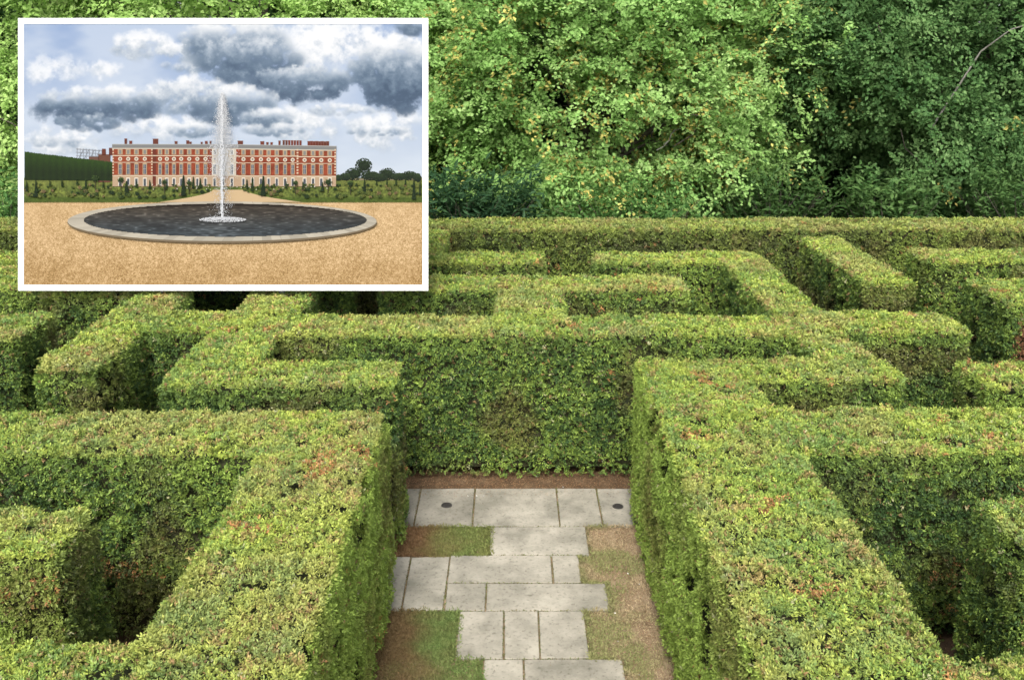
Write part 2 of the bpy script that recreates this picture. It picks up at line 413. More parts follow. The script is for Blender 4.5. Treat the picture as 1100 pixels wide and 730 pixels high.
# ------------------------------------------------------------------ ground, path
g = MB(); g.mesh([(-300, -300, 0), (300, -300, 0), (300, 600, 0), (-300, 600, 0)], [(0, 1, 2, 3)], (0.1, 0.07, 0.04))
tag(g.build('ground', M_SOIL), kind='structure')
g = MB(); g.mesh([(-80, 19.2, 0.004), (80, 19.2, 0.004), (80, 120, 0.004), (-80, 120, 0.004)], [(0, 1, 2, 3)], (0.05, 0.04, 0.02))
tag(g.build('woodland_floor', M_FLOOR), kind='structure')
g = MB(); g.mesh([(-1.4, 0, 0.004), (1.62, 0, 0.004), (1.62, 11.3, 0.004), (-1.4, 11.3, 0.004)], [(0, 1, 2, 3)], (0.2, 0.15, 0.08))
tag(g.build('path_verge', M_VERGE), 'dry brown earth on either side of the paving', kind='structure')
g = MB(); g.mesh([(-1.7, 10.845, 0.008), (1.8, 10.845, 0.008), (1.8, 11.5, 0.008), (-1.7, 11.5, 0.008)], [(0, 1, 2, 3)], (0.2, 0.1, 0.05))
tag(g.build('needle_bed', M_NEEDLE), 'strip of rust brown needles between paving and hedge', kind='structure')

SLABS = [ # x0,x1,y0,y1,tint
 (-1.75, -1.17, 9.85, 10.84, 0.74), (-1.17, -0.475, 9.85, 10.84, 0.82), (-0.475, 0.57, 9.85, 10.84, 1.0), (0.57, 1.085, 9.85, 10.84, 1.0), (1.085, 1.75, 9.85, 10.84, 0.95),
 (-0.26, 0.88, 9.2, 9.85, 1.04),
 (-1.55, -1.125, 8.13, 9.17, 0.98), (-1.125, -0.695, 8.13, 9.17, 1.02), (-0.695, 0.44, 8.64, 9.2, 1.0), (0.44, 0.75, 8.64, 9.2, 1.06),
 (-0.695, -0.27, 8.13, 8.64, 1.0), (-0.27, 1.0, 8.13, 8.64, 1.03),
 (-0.535, -0.08, 7.36, 8.13, 1.0), (-0.08, 0.265, 7.36, 8.13, 1.03), (0.265, 0.73, 7.36, 8.13, 0.98),
 (-0.275, 0.11, 6.7, 7.36, 1.03), (0.11, 1.035, 6.7, 7.36, 0.98),
 (-0.6, 0.4, 6.0, 6.7, 1.0), (0.4, 0.9, 6.0, 6.7, 0.97), (-0.3, 0.8, 5.3, 6.0, 1.0), (-0.6, 0.3, 4.4, 5.3, 1.0), (0.3, 0.9, 4.4, 5.3, 1.0), (-0.4, 0.8, 3.4, 4.4, 1.0)]
g = MB()
for (a, b_, c, d, t) in SLABS:
    e = 0.010; z1 = 0.03 + random.Random(a * 7 + c).uniform(-0.002, 0.002)
    col = np.array([0.335, 0.313, 0.258]) * t
    bv = 0.006
    lo = np.array([(a + e, c + e), (b_ - e, c + e), (b_ - e, d - e), (a + e, d - e)])
    jit = np.random.default_rng(int(abs(a * 1000 + c * 77))).normal(0, 0.004, (4, 2)); lo = lo + jit
    inn = lo + np.array([(bv, bv), (-bv, bv), (-bv, -bv), (bv, -bv)])
    V = [(*q, 0.0) for q in lo] + [(*q, z1 - bv) for q in lo] + [(*q, z1) for q in inn]
    F = [(8, 9, 10, 11)]
    for k in range(4):
        m = (k + 1) % 4
        F += [(k, m, 4 + m, 4 + k), (4 + k, 4 + m, 8 + m, 8 + k)]
    g.mesh(V, F, col)
tag(g.build('path', M_STONE), 'path of worn grey flagstones between the two near hedges', kind='structure')

# two round covers let into the first row of slabs
for k, (x, y, lb) in enumerate([(-0.81, 10.37, 'small round metal cover set in the paving near the left hedge'), (1.31, 10.34, 'small round metal cover set in the paving near the right hedge')]):
    t = thing('drain_cover', lb, 'drain cover', (x, y, 0.033), 'round covers in the paving')
    rm = MB(); ns = 24; ri, ro = 0.052, 0.068
    a = np.arange(ns) * 2 * math.pi / ns
    ring = lambda r, z: np.stack([r * np.cos(a), r * np.sin(a), np.full(ns, z)], 1)
    V = np.concatenate([ring(ro, 0.0), ring(ro * 0.97, 0.006), ring(ri, 0.006), ring(ri, -0.001)])
    F = [(q * ns + j, q * ns + (j + 1) % ns, (q + 1) * ns + (j + 1) % ns, (q + 1) * ns + j) for q in range(3) for j in range(ns)]
    rm.mesh(V, F, (0.1, 0.1, 0.1)); rm.build('rim', M_IRON, t)
    gr = MB()
    for j in range(-2, 3):
        yy = j * 0.018; xx = math.sqrt(max(0, 0.05 ** 2 - yy ** 2))
        gr.box((-xx, yy - 0.005, -0.002), (xx, yy + 0.005, 0.003))
    gr.build('grille', M_IRON, t)

# grass: green patches and straw-coloured thatch, nobody could count it
def blades(n, box, colf, hmin, hmax, zb=0.004, dens=None):
    P = np.stack([box[0] + rng.random(n) * (box[1] - box[0]), box[2] + rng.random(n) * (box[3] - box[2]), np.full(n, zb)], 1)
    if dens is not None: P = P[rng.random(n) < dens(P)]
    n = len(P)
    D = unit(np.stack([rng.normal(0, 0.8, n), rng.normal(0, 0.8, n), 0.25 + rng.random(n)], 1))
    L = hmin + rng.random(n) * (hmax - hmin)
    return leaves(P, D, rng.normal(size=(n, 3)), L, 0.006 + 0.006 * rng.random(n)), colf(P)
def mixcol(P, a, b_, k):
    k = k[:, None]; return (np.array(a) * (1 - k) + np.array(b_) * k) * (0.65 + 0.7 * rng.random((len(P), 1)))
gm = MB()
GREEN, BROWN, STRAW = (0.16, 0.22, 0.06), (0.21, 0.125, 0.06), (0.37, 0.29, 0.17)
def c1(P): return mixcol(P, BROWN, GREEN, np.clip(sstep(-1.15, -0.55, P[:, 0] + 0.5 * (fbm(P, 0.3, 5) - 0.5)), 0, 1) * (0.75 + 0.5 * (fbm(P, 0.25, 8) - 0.5)))
q, c = blades(16000, (-1.35, -0.26, 9.21, 9.85), c1, 0.012, 0.045); gm.quads(q, c)
def c2(P): return mixcol(P, (0.19, 0.13, 0.06), (0.145, 0.21, 0.06), sstep(-1.15, -0.6, P[:, 0] + 0.9 * (fbm(P, 0.4, 9) - 0.5)) * (0.55 + 0.6 * fbm(P, 0.12, 29, 2)))
q, c = blades(26000, (-1.3, -0.54, 7.36, 8.13), c2, 0.012, 0.045); gm.quads(q, c)
q, c = blades(42000, (-1.3, -0.28, 5.6, 7.36), c2, 0.012, 0.045); gm.quads(q, c)
def c3(P): return mixcol(P, STRAW, (0.19, 0.23, 0.07), sstep(0.46, 0.62, fbm(P, 0.5, 19, 3)) * 0.7)
def d3(P): return np.where(P[:, 0] > 0.74 + 0.27 * (P[:, 1] < 8.64) * (P[:, 1] > 8.13) + 0.15 * (P[:, 1] > 9.2) + 0.31 * (P[:, 1] < 7.36), 1, 0) * (0.25 + 0.75 * sstep(0.35, 0.6, fbm(P, 0.35, 23, 3)))
q, c = blades(60000, (0.7, 1.6, 5.3, 9.84), c3, 0.012, 0.04, dens=d3); gm.quads(q, c)
# tufts creeping over slab joints
for (a, b_, cc, d, t) in SLABS[:17]:
    for (bx) in ((a, b_, cc - 0.012, cc + 0.012), (b_ - 0.012, b_ + 0.012, cc, d)):
        ln = max(bx[1] - bx[0], bx[3] - bx[2])
        q, c = blades(int(150 * ln), bx, lambda P: mixcol(P, (0.14, 0.11, 0.05), (0.12, 0.17, 0.05), rng.random(len(P))), 0.01, 0.03, 0.02); gm.quads(q, c)
# blades leaning over the edges of the stones
for bx, cf in (((-0.30, -0.21, 9.2, 9.85), c1), ((-1.3, -0.26, 9.80, 9.88), c1), ((-1.3, -0.26, 9.15, 9.23), c1), ((-1.3, -0.53, 8.09, 8.16), c2), ((-0.56, -0.49, 7.36, 8.13), c2), ((-0.54, -0.26, 7.33, 7.39), c2), ((-0.31, -0.24, 6.7, 7.36), c2),
               ((0.86, 0.92, 9.2, 9.85), c3), ((0.73, 0.79, 8.64, 9.2), c3), ((0.98, 1.04, 8.13, 8.64), c3), ((0.71, 0.77, 7.36, 8.13), c3), ((1.02, 1.08, 6.7, 7.36), c3), ((0.88, 1.6, 9.80, 9.88), c3), ((0.74, 1.02, 8.61, 8.67), c3), ((0.72, 1.02, 8.1, 8.16), c3), ((0.72, 1.05, 7.33, 7.39), c3)):
    q, c = blades(int(9000 * (bx[1] - bx[0]) * (bx[3] - bx[2])) + 40, bx, cf, 0.02, 0.055, 0.022, dens=lambda P: 0.25 + 0.75 * sstep(0.4, 0.6, fbm(P, 0.12, 27, 2))); gm.quads(q, c)
tag(gm.build('grass', M_GRASS), 'thin green and straw coloured grass beside the flagstones', 'grass', kind='stuff')
# fallen needles, twigs and a few pale petals
lt = MB()
def litter(n, box, cols, zb, l0, l1, w):
    P = np.stack([box[0] + rng.random(n) * (box[1] - box[0]), box[2] + rng.random(n) * (box[3] - box[2]), np.full(n, zb)], 1)
    D = unit(np.stack([rng.normal(size=n), rng.normal(size=n), rng.normal(0, 0.15, n)], 1))
    cc = np.array(cols)[rng.integers(0, len(cols), n)] * (0.6 + 0.7 * rng.random((n, 1)))
    lt.quads(leaves(P, D, np.tile((0, 0, 1.), (n, 1)) + 0.2 * rng.normal(size=(n, 3)), l0 + rng.random(n) * (l1 - l0), w * (0.7 + 0.6 * rng.random(n))), cc)
RUST = [(0.26, 0.14, 0.065), (0.19, 0.1, 0.05), (0.34, 0.22, 0.12), (0.11, 0.065, 0.035)]
litter(9000, (-1.6, 1.75, 10.86, 11.45), RUST, 0.013, 0.012, 0.035, 0.006)
litter(350, (-1.4, 1.6, 10.6, 10.86), RUST, 0.036, 0.012, 0.03, 0.006)
litter(6500, (0.75, 1.6, 5.5, 9.84), [(0.33, 0.2, 0.11), (0.42, 0.31, 0.2), (0.22, 0.13, 0.07)], 0.01, 0.012, 0.035, 0.006)
litter(5000, (-1.4, -0.9, 5.5, 9.84), RUST, 0.014, 0.012, 0.03, 0.006)
litter(260, (-1.0, 1.45, 6.8, 10.8), [(0.2, 0.13, 0.07), (0.12, 0.09, 0.05)], 0.036, 0.01, 0.025, 0.005)
litter(9, (0.9, 1.45, 6.6, 9.0), [(0.6, 0.58, 0.52)], 0.02, 0.02, 0.03, 0.02)
litter(5, (-1.2, 1.2, 10.5, 11.2), [(0.8, 0.78, 0.72)], 0.04, 0.02, 0.035, 0.022)
for bx in ((-9, -2.2, 4.9, 7.6), (2.6, 9, 4.7, 7.6)):
    litter(9000, bx, RUST, 0.006, 0.02, 0.05, 0.009)
tag(lt.build('leaf_litter', M_GRASS), 'scattered rust coloured needles and twigs beside the paving', 'leaf litter', kind='stuff')

# ------------------------------------------------------------------ trees
def tree(label, cx, cy, rx, ry, zc, rz, nclump, nspray, nleaf, pal, ll, seed, trunk_r=0.28, hole=None, group='trees behind the maze', lean=0.0, name='broadleaf_tree', shape=0.36, limbs=12, yellow=0.0):
    rg = np.random.default_rng(seed)
    t = thing(name, label, 'tree', (cx, cy, 0), group)
    # clump centres on an uneven shell, facing mainly outwards
    d = unit(rg.normal(size=(nclump * 3, 3)))
    d = d[d[:, 1] < 0.45][:nclump]
    rad = 0.45 + 0.55 * rg.random(len(d)) ** 0.6
    cen = d * rad[:, None] * np.array([rx, ry, rz]) * (0.85 + 0.35 * vnoise(d * 3, 1, seed)[:, None]) + np.array([0, 0, zc])
    cen = cen[cen[:, 2] > 0.7]
    # trunk and limbs
    tm = MB()
    hz = np.linspace(0, zc + rz * 0.3, 9)
    pts = np.stack([lean * hz + 0.12 * np.sin(hz * 1.1 + seed), 0.1 * np.cos(hz * 0.9 + seed), hz], 1)
    tm.tube(pts, np.linspace(trunk_r, trunk_r * 0.4, 9) * np.r_[1.35, np.ones(8)])
    tm.build('trunk', M_BARK, t, smooth=True)
    for k in rg.choice(len(cen), min(limbs, len(cen)), replace=False):
        e = cen[k]
        z0 = np.clip(e[2] * 0.55, 0.8, zc + rz * 0.25)
        s = np.array([lean * z0, 0, z0])
        u = np.linspace(0, 1, 8)[:, None]
        midp = (s + e) / 2 + np.array([0, 0, 0.15 * np.linalg.norm(e - s)]) + rg.normal(0, 0.25, 3)
        cpts = (1 - u) ** 2 * s + 2 * u * (1 - u) * midp + u ** 2 * e * 1.03
        cpts[1:-1] += rg.normal(0, 0.06, (6, 3))
        lm = MB(); lm.tube(cpts, np.linspace(trunk_r * 0.42, 0.012, 8), sides=8)
        for _ in range(5):
            i = rg.integers(3, 8); b0 = cpts[i]; b1 = b0 + rg.normal(0, 0.55, 3) + np.array([0, -0.3, 0.1])
            lm.tube(np.stack([b0, (b0 + b1) / 2 + rg.normal(0, 0.08, 3), b1]), [0.025, 0.016, 0.006], sides=4)
        lm.build('limb', M_BARK, t, smooth=True)
    for k in rg.choice(len(cen), min(8 if pal is DARKG else 40, len(cen)), replace=False):
        e = cen[k]; o_ = unit((e - np.array([0, 0, zc]))[None])[0]
        wm = MB(); b0 = e - o_ * 1.1; dr = unit((o_ * 0.5 + rg.normal(0, 0.7, 3) + np.array([0, -0.35, 0]))[None])[0]
        u = np.linspace(0, 1, 6)[:, None]; ln_ = 0.9 + 0.9 * rg.random()
        p_ = b0 + dr * u * ln_ + np.cumsum(rg.normal(0, 0.05, (6, 3)), 0)
        wm.tube(p_, np.linspace(0.02, 0.006, 6), sides=4)
        for _ in range(2):
            i = rg.integers(2, 5); q_ = p_[i] + rg.normal(0, 0.3, 3); wm.tube(np.stack([p_[i], (p_[i] + q_) / 2 + rg.normal(0, 0.04, 3), q_]), [0.013, 0.01, 0.006], sides=4)
        wm.build('twig', M_TWIG, t)
    # sprays of leaves: flattened fans round each clump
    ci = rg.integers(0, len(cen), nspray)
    cs = 0.55 + 0.6 * rg.random(len(cen))
    S = cen[ci] + rg.normal(size=(nspray, 3)) * np.array([0.62, 0.55, 0.45]) * cs[ci][:, None] * (rx / 4.5)
    if hole is not None: S = S[~hole(S + np.array([cx, cy, 0]))]
    S = S[S[:, 2] > 0.5]
    n = len(S)
    out = unit((S - np.array([0, 0, zc])) / np.array([rx, ry, rz]))
    ax = unit(out + 0.5 * rg.normal(size=(n, 3)) + np.array([0, -0.2, -0.12]))
    nr = unit(np.array([0, -0.5, 0.62]) + out * 0.4 + 0.22 * rg.normal(size=(n, 3)))
    sd = unit(np.cross(ax, nr))
    tone = 0.5 * vnoise(S + 50, 1.4, seed + 3) + 0.5 * rg.random(n)
    pal = np.array(pal)
    cm = MB()
    reach = shape * (0.6 + 0.8 * rg.random(n))
    yel = rg.random(n) < yellow * 1.5 * vnoise(S + 90, 2.2, seed + 8) ** 2
    for q in range(nleaf):
        f = rg.random(n); ang = rg.normal(0, 0.75, n)
        lat = rg.normal(0, 0.3, n) * reach
        P = S + ax * (f * reach)[:, None] + sd * lat[:, None] + rg.normal(0, 0.04, (n, 3)) - np.array([0, 0, 1]) * (f ** 2 * reach * 0.25)[:, None]
        D = ax * np.cos(ang)[:, None] + sd * np.sin(ang)[:, None] + rg.normal(0, 0.25, (n, 3))
        LN = unit(nr + 0.36 * rg.normal(size=(n, 3)))
        ln = ll * (0.65 + 0.7 * rg.random(n))
        k = np.clip(tone + 0.18 * rg.normal(size=n), 0, 1)[:, None]
        c = np.where(k < 0.5, pal[0] * (1 - 2 * k) + pal[1] * 2 * k, pal[1] * (2 - 2 * k) + pal[2] * (2 * k - 1))
        yy = yel & (rg.random(n) < 0.4)
        c = np.where(yy[:, None], np.array([0.52, 0.46, 0.13]) * (0.7 + 0.5 * rg.random((n, 1))), c)
        cm.quads(leaves(P, D, LN, ln, ln * (0.55 + 0.2 * rg.random(n))), c * (0.8 + 0.4 * rg.random((n, 1))))
    cm.build('crown', M_TREE, t)
    return t

LIGHT = [(0.18, 0.335, 0.08), (0.265, 0.44, 0.125), (0.38, 0.54, 0.195)]
PALE = [(0.26, 0.42, 0.10), (0.35, 0.52, 0.15), (0.46, 0.61, 0.225)]
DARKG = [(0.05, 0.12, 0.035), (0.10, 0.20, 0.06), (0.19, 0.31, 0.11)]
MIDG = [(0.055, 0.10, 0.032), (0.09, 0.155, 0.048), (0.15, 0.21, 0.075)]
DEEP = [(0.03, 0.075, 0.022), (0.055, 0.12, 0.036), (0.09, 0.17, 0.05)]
tree('broad light green tree with yellowing leaves, spreading right of the framed board', 2.0, 24.5, 5.0, 3.6, 4.9, 4.6, 260, 8600, 32, LIGHT, 0.10, 11, yellow=0.38,
     hole=lambda p: (p[:, 0] > 5.8) & (p[:, 2] < 2.0))
dark = tree('dark green tree filling the top right corner', 11.2, 25.0, 4.8, 3.6, 5.6, 4.6, 230, 7400, 32, DARKG, 0.098, 23, yellow=0.05,
     hole=lambda p: (p[:, 2] < 1.9 + 0.5 * np.sin(p[:, 0])))
for pp, ra in (([(0.2, -3.3, 0.4), (0.55, -3.55, 2.4), (0.9, -3.75, 4.0), (1.5, -3.8, 5.6), (2.3, -3.7, 6.9)], [0.045, 0.038, 0.028, 0.02, 0.01]), ([(-1.6, -3.2, 3.6), (-1.0, -3.8, 5.3), (-0.5, -3.95, 5.75), (0.3, -4.0, 6.0)], [0.025, 0.02, 0.015, 0.008])):
    lm = MB(); lm.tube(np.array(pp), ra); lm.build('limb', M_TWIG, dark, smooth=True)
tree('pale green tree rising behind the framed board', -6.2, 24.5, 4.6, 3.4, 5.2, 4.8, 180, 5200, 28, PALE, 0.105, 31)
tree('pale green tree at the left picture edge above the framed board corner', -14.0, 24.5, 4.8, 3.4, 5.2, 4.8, 180, 4800, 28, PALE, 0.105, 37)
tree('dark green tree beyond the right picture edge', 18.6, 25.5, 4.6, 3.4, 5.2, 4.8, 150, 3000, 22, DARKG, 0.12, 41)
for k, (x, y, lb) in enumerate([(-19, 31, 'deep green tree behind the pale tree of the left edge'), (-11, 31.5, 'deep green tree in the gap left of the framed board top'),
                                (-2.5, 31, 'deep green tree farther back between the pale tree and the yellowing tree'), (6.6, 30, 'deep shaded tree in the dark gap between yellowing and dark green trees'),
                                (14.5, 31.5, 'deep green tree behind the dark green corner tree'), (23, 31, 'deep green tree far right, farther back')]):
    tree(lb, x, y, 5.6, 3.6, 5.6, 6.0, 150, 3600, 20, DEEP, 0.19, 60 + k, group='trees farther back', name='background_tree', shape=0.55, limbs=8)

fw = MB(); n = 60000
P = np.stack([rng.uniform(-60, 60, n), rng.uniform(38, 44, n), rng.random(n) * 17], 1)
P[:, 2] *= 0.75 + 0.4 * vnoise(P * np.array([1, 0, 0]), 5, 3)
kk = (0.4 * rng.random(n) + 0.6 * fbm(P, 3.0, 9, 3))[:, None]
fw.quads(leaves(P, rng.normal(size=(n, 3)), unit(np.array([0, -0.6, 0.5]) + 0.6 * rng.normal(size=(n, 3))), 0.4 + 0.5 * rng.random(n), 0.3 + 0.25 * rng.random(n)), np.array((0.015, 0.03, 0.012)) * (1 - kk) + np.array((0.06, 0.11, 0.04)) * kk)
tag(fw.build('far_wood', M_TREE), 'dark wood closing the view far behind the maze', 'wood', kind='stuff')

def shrub(label, cx, cy, rx, ry, h, n, pal, ll, wr, seed, name='shrub'):
    rg = np.random.default_rng(seed)
    t = thing(name, label, 'shrub', (cx, cy, 0), 'shrubs along the boundary hedge')
    sm = MB(); cm = MB()
    for k in range(n):
        b0 = np.array([rg.normal(0, rx * 0.3), rg.normal(0, ry * 0.3), 0.0])
        tip = np.array([rg.uniform(-1, 1) * rx, rg.uniform(-1, 0.8) * ry, h * (0.45 + 0.55 * rg.random())])
        u = np.linspace(0, 1, 7)[:, None]
        p = b0 * (1 - u) ** 1.5 + tip * u + np.array([0, 0, 0.2]) * np.sin(u * math.pi)
        sm.tube(p * np.array([1, 1, 0.8]), np.linspace(0.012, 0.004, 7), sides=4)
        m = 60
        f = 0.25 + 0.78 * rg.random(m); P = b0 * ((1 - f) ** 1.5)[:, None] + tip * f[:, None] + rg.normal(0, 0.10, (m, 3))
        D = unit(rg.normal(size=(m, 3)) * np.array([1, 1, 0.5]) + np.array([0, -0.2, -0.15]) + 0.4 * unit(tip[None] - b0[None]))
        kk = rg.random((m, 1)); c = np.array(pal[0]) * (1 - kk) + np.array(pal[1]) * kk
        ln = ll * (0.7 + 0.6 * rg.random(m))
        cm.quads(leaves(P, D, unit(np.array([0, -0.2, 1]) + 0.4 * rg.normal(size=(m, 3))), ln, ln * wr, 0.2), c)
    sm.build('stem', M_BARK, t); cm.build('foliage', M_TREE, t)
shrub('dark shrub with long drooping leaves just right of the framed board', -0.9, 20.6, 1.5, 0.7, 2.9, 150, [(0.02, 0.06, 0.025), (0.06, 0.13, 0.05)], 0.22, 0.28, 3)
shrub('low green shrub under the yellowing tree, behind the boundary hedge', 2.6, 20.9, 1.9, 0.7, 2.7, 150, [(0.05, 0.13, 0.03), (0.12, 0.24, 0.06)], 0.13, 0.45, 4)
shrub('broad leaved shrub in the shade under the dark green tree', 8.6, 21.3, 1.2, 0.8, 2.8, 100, [(0.05, 0.12, 0.03), (0.12, 0.21, 0.06)], 0.2, 0.4, 5)
shrub('dark green shrub in the shaded gap between the yellowing and dark green trees', 6.3, 22.2, 1.5, 0.8, 2.9, 130, [(0.04, 0.095, 0.025), (0.09, 0.17, 0.045)], 0.15, 0.42, 12)
shrub('bushy shrub at the right under the dark green tree, behind the boundary hedge', 11.7, 21.0, 1.5, 0.8, 3.2, 150, [(0.05, 0.115, 0.03), (0.11, 0.2, 0.055)], 0.13, 0.42, 6)
shrub('green shrub behind the boundary hedge at the left picture edge', -11.6, 20.8, 2.0, 0.8, 3.0, 150, [(0.05, 0.13, 0.03), (0.12, 0.24, 0.06)], 0.14, 0.45, 8)

# ------------------------------------------------------------------ the framed board: an inset picture laid over the view, built as a standing board
PXS = 13.32 / 1000.0                                  # metres of board per printed unit
CEN = np.array([-4.13, 13.49, 3.966])
UPV = np.array([0, SP, CP]); RT = np.array([1.0, 0, 0]); NV = np.array([0, -CP, SP])
BASE = np.array([-4.13, 13.0, 0.0])
board = thing('inset_picture_board', 'big white framed inset picture of a red brick palace and fountain above the left hedges', 'inset picture board', BASE)
PK = 0.375
def W(u, v, off):
    u = np.asarray(u, float); v = np.asarray(v, float)
    return CEN + ((u - 240) * PXS)[..., None] * RT + ((166 - v) * PXS)[..., None] * UPV + np.asarray(off) * NV - BASE
def bb(mb, u0, v0, u1, v1, o0, o1, c=(0.5, 0.5, 0.5), mat=0):
    V = np.array([W(u, v, o) for o in (o0, o1) for (u, v) in ((u0, v1), (u1, v1), (u1, v0), (u0, v0))])
    mb.mesh(V, [(0, 3, 2, 1), (4, 5, 6, 7), (0, 1, 5, 4), (1, 2, 6, 5), (2, 3, 7, 6), (3, 0, 4, 7)], c, mat)
m = MB(); bb(m, 20.5, 20.5, 459.5, 311.5, -0.06, -0.012); m.build('back_panel', M_STEEL, board)
m = MB()
bb(m, 20, 20, 460, 26, -0.03, 0.008); bb(m, 20, 306, 460, 312, -0.03, 0.008); bb(m, 20, 26, 26, 306, -0.03, 0.008); bb(m, 454, 26, 460, 306, -0.03, 0.008)
m.build('frame', M_WHITE, board)
for px in (-5.07, -3.35):
    m = MB()
    m.tube(np.array([(px, 13.13, 0), (px, 13.13, 2.3)]) - BASE, 0.05)
    top = CEN + 1.2 * UPV - 0.1 * NV
    m.tube(np.array([(px, 13.13, 2.25), (px, top[1], top[2])]) - BASE, 0.045)
    m.build('post', M_STEEL, board)
    m = MB(); m.tube(np.array([(px, 13.5, 0), (px, 13.95, 3.2), (px, 14.0, 4.2)]) - BASE, 0.035); m.build('brace', M_STEEL, board)

def pq(mb, pts, c, off):                              # printed flat quads: pts (k,4,2)
    pts = np.asarray(pts, float)
    V = W(pts[..., 0], pts[..., 1], off)
    mb.quads(V, np.asarray(c, float))
def rect(mb, u0, v0, u1, v1, c, off):
    pq(mb, [[(u0, v1), (u1, v1), (u1, v0), (u0, v0)]], np.array([lin(c) * PK]), off)
def quad(mb, p, c, off): pq(mb, [p], np.array([lin(c) * PK]), off)
def field(mb, u0, v0, u1, v1, step, colf, off, maskf=None):
    us = np.arange(u0, u1 - 1e-6, step); vs = np.arange(v0, v1 - 1e-6, step)
    U, V_ = np.meshgrid(us, vs); U = U.ravel(); V_ = V_.ravel()
    if maskf is not None:
        k = maskf(U + step / 2, V_ + step / 2); U, V_ = U[k], V_[k]
    a, b_ = np.minimum(U + step, u1), np.minimum(V_ + step, v1)
    pts = np.stack([np.stack([U, b_], -1), np.stack([a, b_], -1), np.stack([a, V_], -1), np.stack([U, V_], -1)], 1)
    pq(mb, pts, lin(np.clip(colf(U, V_), 0, 255)) * PK, off)
def uvw(u, v, w=0.0): return np.stack([u, v, np.full(len(u), w)], 1)

# sky of the picture: blue-white with heavy slate clouds (this is ink on a board, the picture's own motif)
# cloud: x0, x1, y0, y1 of its body, darkness at its crown, darkness at its foot, puffs, puff radius
CLOUDS = [(300, 410, 26, 70, 0.02, 0.14, 40, 20), (30, 130, 60, 90, 0.05, 0.12, 16, 12), (380, 454, 115, 160, 0.05, 0.25, 50, 9), (270, 380, 115, 150, 0.05, 0.3, 50, 9), (30, 110, 135, 165, 0.04, 0.3, 40, 9), (120, 235, 125, 150, 0.05, 0.3, 55, 8),
          (122, 185, 37, 62, 0.0, 0.36, 60, 8), (170, 235, 46, 76, 0.05, 0.5, 50, 9), (195, 300, 24, 62, 0.05, 0.72, 90, 13), (215, 320, 44, 90, 0.4, 0.95, 110, 13), (165, 240, 84, 122, 0.12, 0.6, 70, 10),
          (38, 170, 94, 130, 0.02, 0.98, 130, 10), (60, 130, 122, 140, 0.45, 0.9, 50, 6), (280, 372, 74, 108, 0.35, 1.0, 110, 10), (205, 295, 94, 132, 0.1, 0.88, 100, 10), (262, 320, 118, 136, 0.05, 0.8, 50, 6),
          (388, 454, 40, 112, 0.05, 0.98, 150, 14), (408, 456, 62, 118, 0.5, 1.05, 90, 12), (428, 452, 24, 36, 0.5, 0.9, 25, 6), (262, 330, 134, 146, 0.2, 0.72, 45, 5), (180, 232, 134, 146, 0.2, 0.66, 40, 5), (372, 440, 136, 146, 0.15, 0.6, 45, 4), (36, 90, 146, 158, 0.1, 0.5, 36, 5), (330, 400, 112, 124, 0.1, 0.45, 40, 5)]
SKS = 0.7
sw, sh_ = int(math.ceil(428 / SKS)), int(math.ceil(172 / SKS))
gu, gv = np.meshgrid(26 + (np.arange(sw) + 0.5) * SKS, 26 + (np.arange(sh_) + 0.5) * SKS)
gp = uvw(gu.ravel(), gv.ravel())
t_ = ((gv - 26) / 160)[..., None]
SKY = np.array([146, 170, 208]) * (1 - t_) + np.array([204, 215, 228]) * t_
hz = sstep(0.35, 0.7, fbm(gp * np.array([0.55, 1.2, 1]), 38, 120, 4)).reshape(sh_, sw, 1)
SKY = SKY * (1 - 0.6 * hz) + np.array([212, 222, 234]) * 0.6 * hz
nz1 = (fbm(gp * np.array([1, 1.15, 1]), 9, 131, 4, 0.55) - 0.5).reshape(sh_, sw)
nz2 = (fbm(gp, 4, 133, 3, 0.6) - 0.5).reshape(sh_, sw)
RAMP = np.array([[238, 241, 244], [212, 219, 226], [174, 187, 201], [132, 150, 169], [100, 120, 142], [76, 95, 118]], float)
rc = np.random.default_rng(21)
for (x0, x1, y0, y1, d0, d1, n_, r_) in CLOUDS:
    pf = []
    for _ in range(n_):
        a_ = rc.random() * 2 * math.pi; q_ = math.sqrt(rc.random())
        px_ = (x0 + x1) / 2 + q_ * math.cos(a_) * (x1 - x0) / 2; py_ = (y0 + y1) / 2 + q_ * math.sin(a_) * (y1 - y0) / 2
        pf.append((py_, px_, r_ * (0.45 + 0.75 * rc.random())))
    pf.sort()
    for (py_, px_, rr_) in pf:
        i0, i1 = max(0, int((py_ - rr_ * 1.5 - 26) / SKS)), min(sh_, int((py_ + rr_ * 1.5 - 26) / SKS))
        j0, j1 = max(0, int((px_ - rr_ * 1.7 - 26) / SKS)), min(sw, int((px_ + rr_ * 1.7 - 26) / SKS))
        if i1 <= i0 or j1 <= j0: continue
        U_, V2 = gu[i0:i1, j0:j1], gv[i0:i1, j0:j1]
        N1, N2 = nz1[i0:i1, j0:j1], nz2[i0:i1, j0:j1]
        dd = np.sqrt(((U_ - px_) / (rr_ * 1.25)) ** 2 + ((V2 - py_) / (rr_ * 0.85)) ** 2) + N1 * 1.1 + N2 * 0.45
        al = (sstep(1.15, 0.25, dd) * 0.55)[..., None]
        f_ = np.clip((py_ - y0) / (y1 - y0), 0, 1)
        sh2 = d0 + (d1 - d0) * sstep(0.0, 0.75, np.array(f_)) + 0.20 * (V2 - py_) / rr_ - 0.05 + N1 * 0.5 + N2 * 0.2
        k_ = np.clip(sh2, 0, 0.999) * 5; ki = k_.astype(int); kf = (k_ - ki)[..., None]
        SKY[i0:i1, j0:j1] = SKY[i0:i1, j0:j1] * (1 - al) + (RAMP[ki] * (1 - kf) + RAMP[np.minimum(ki + 1, 5)] * kf) * al
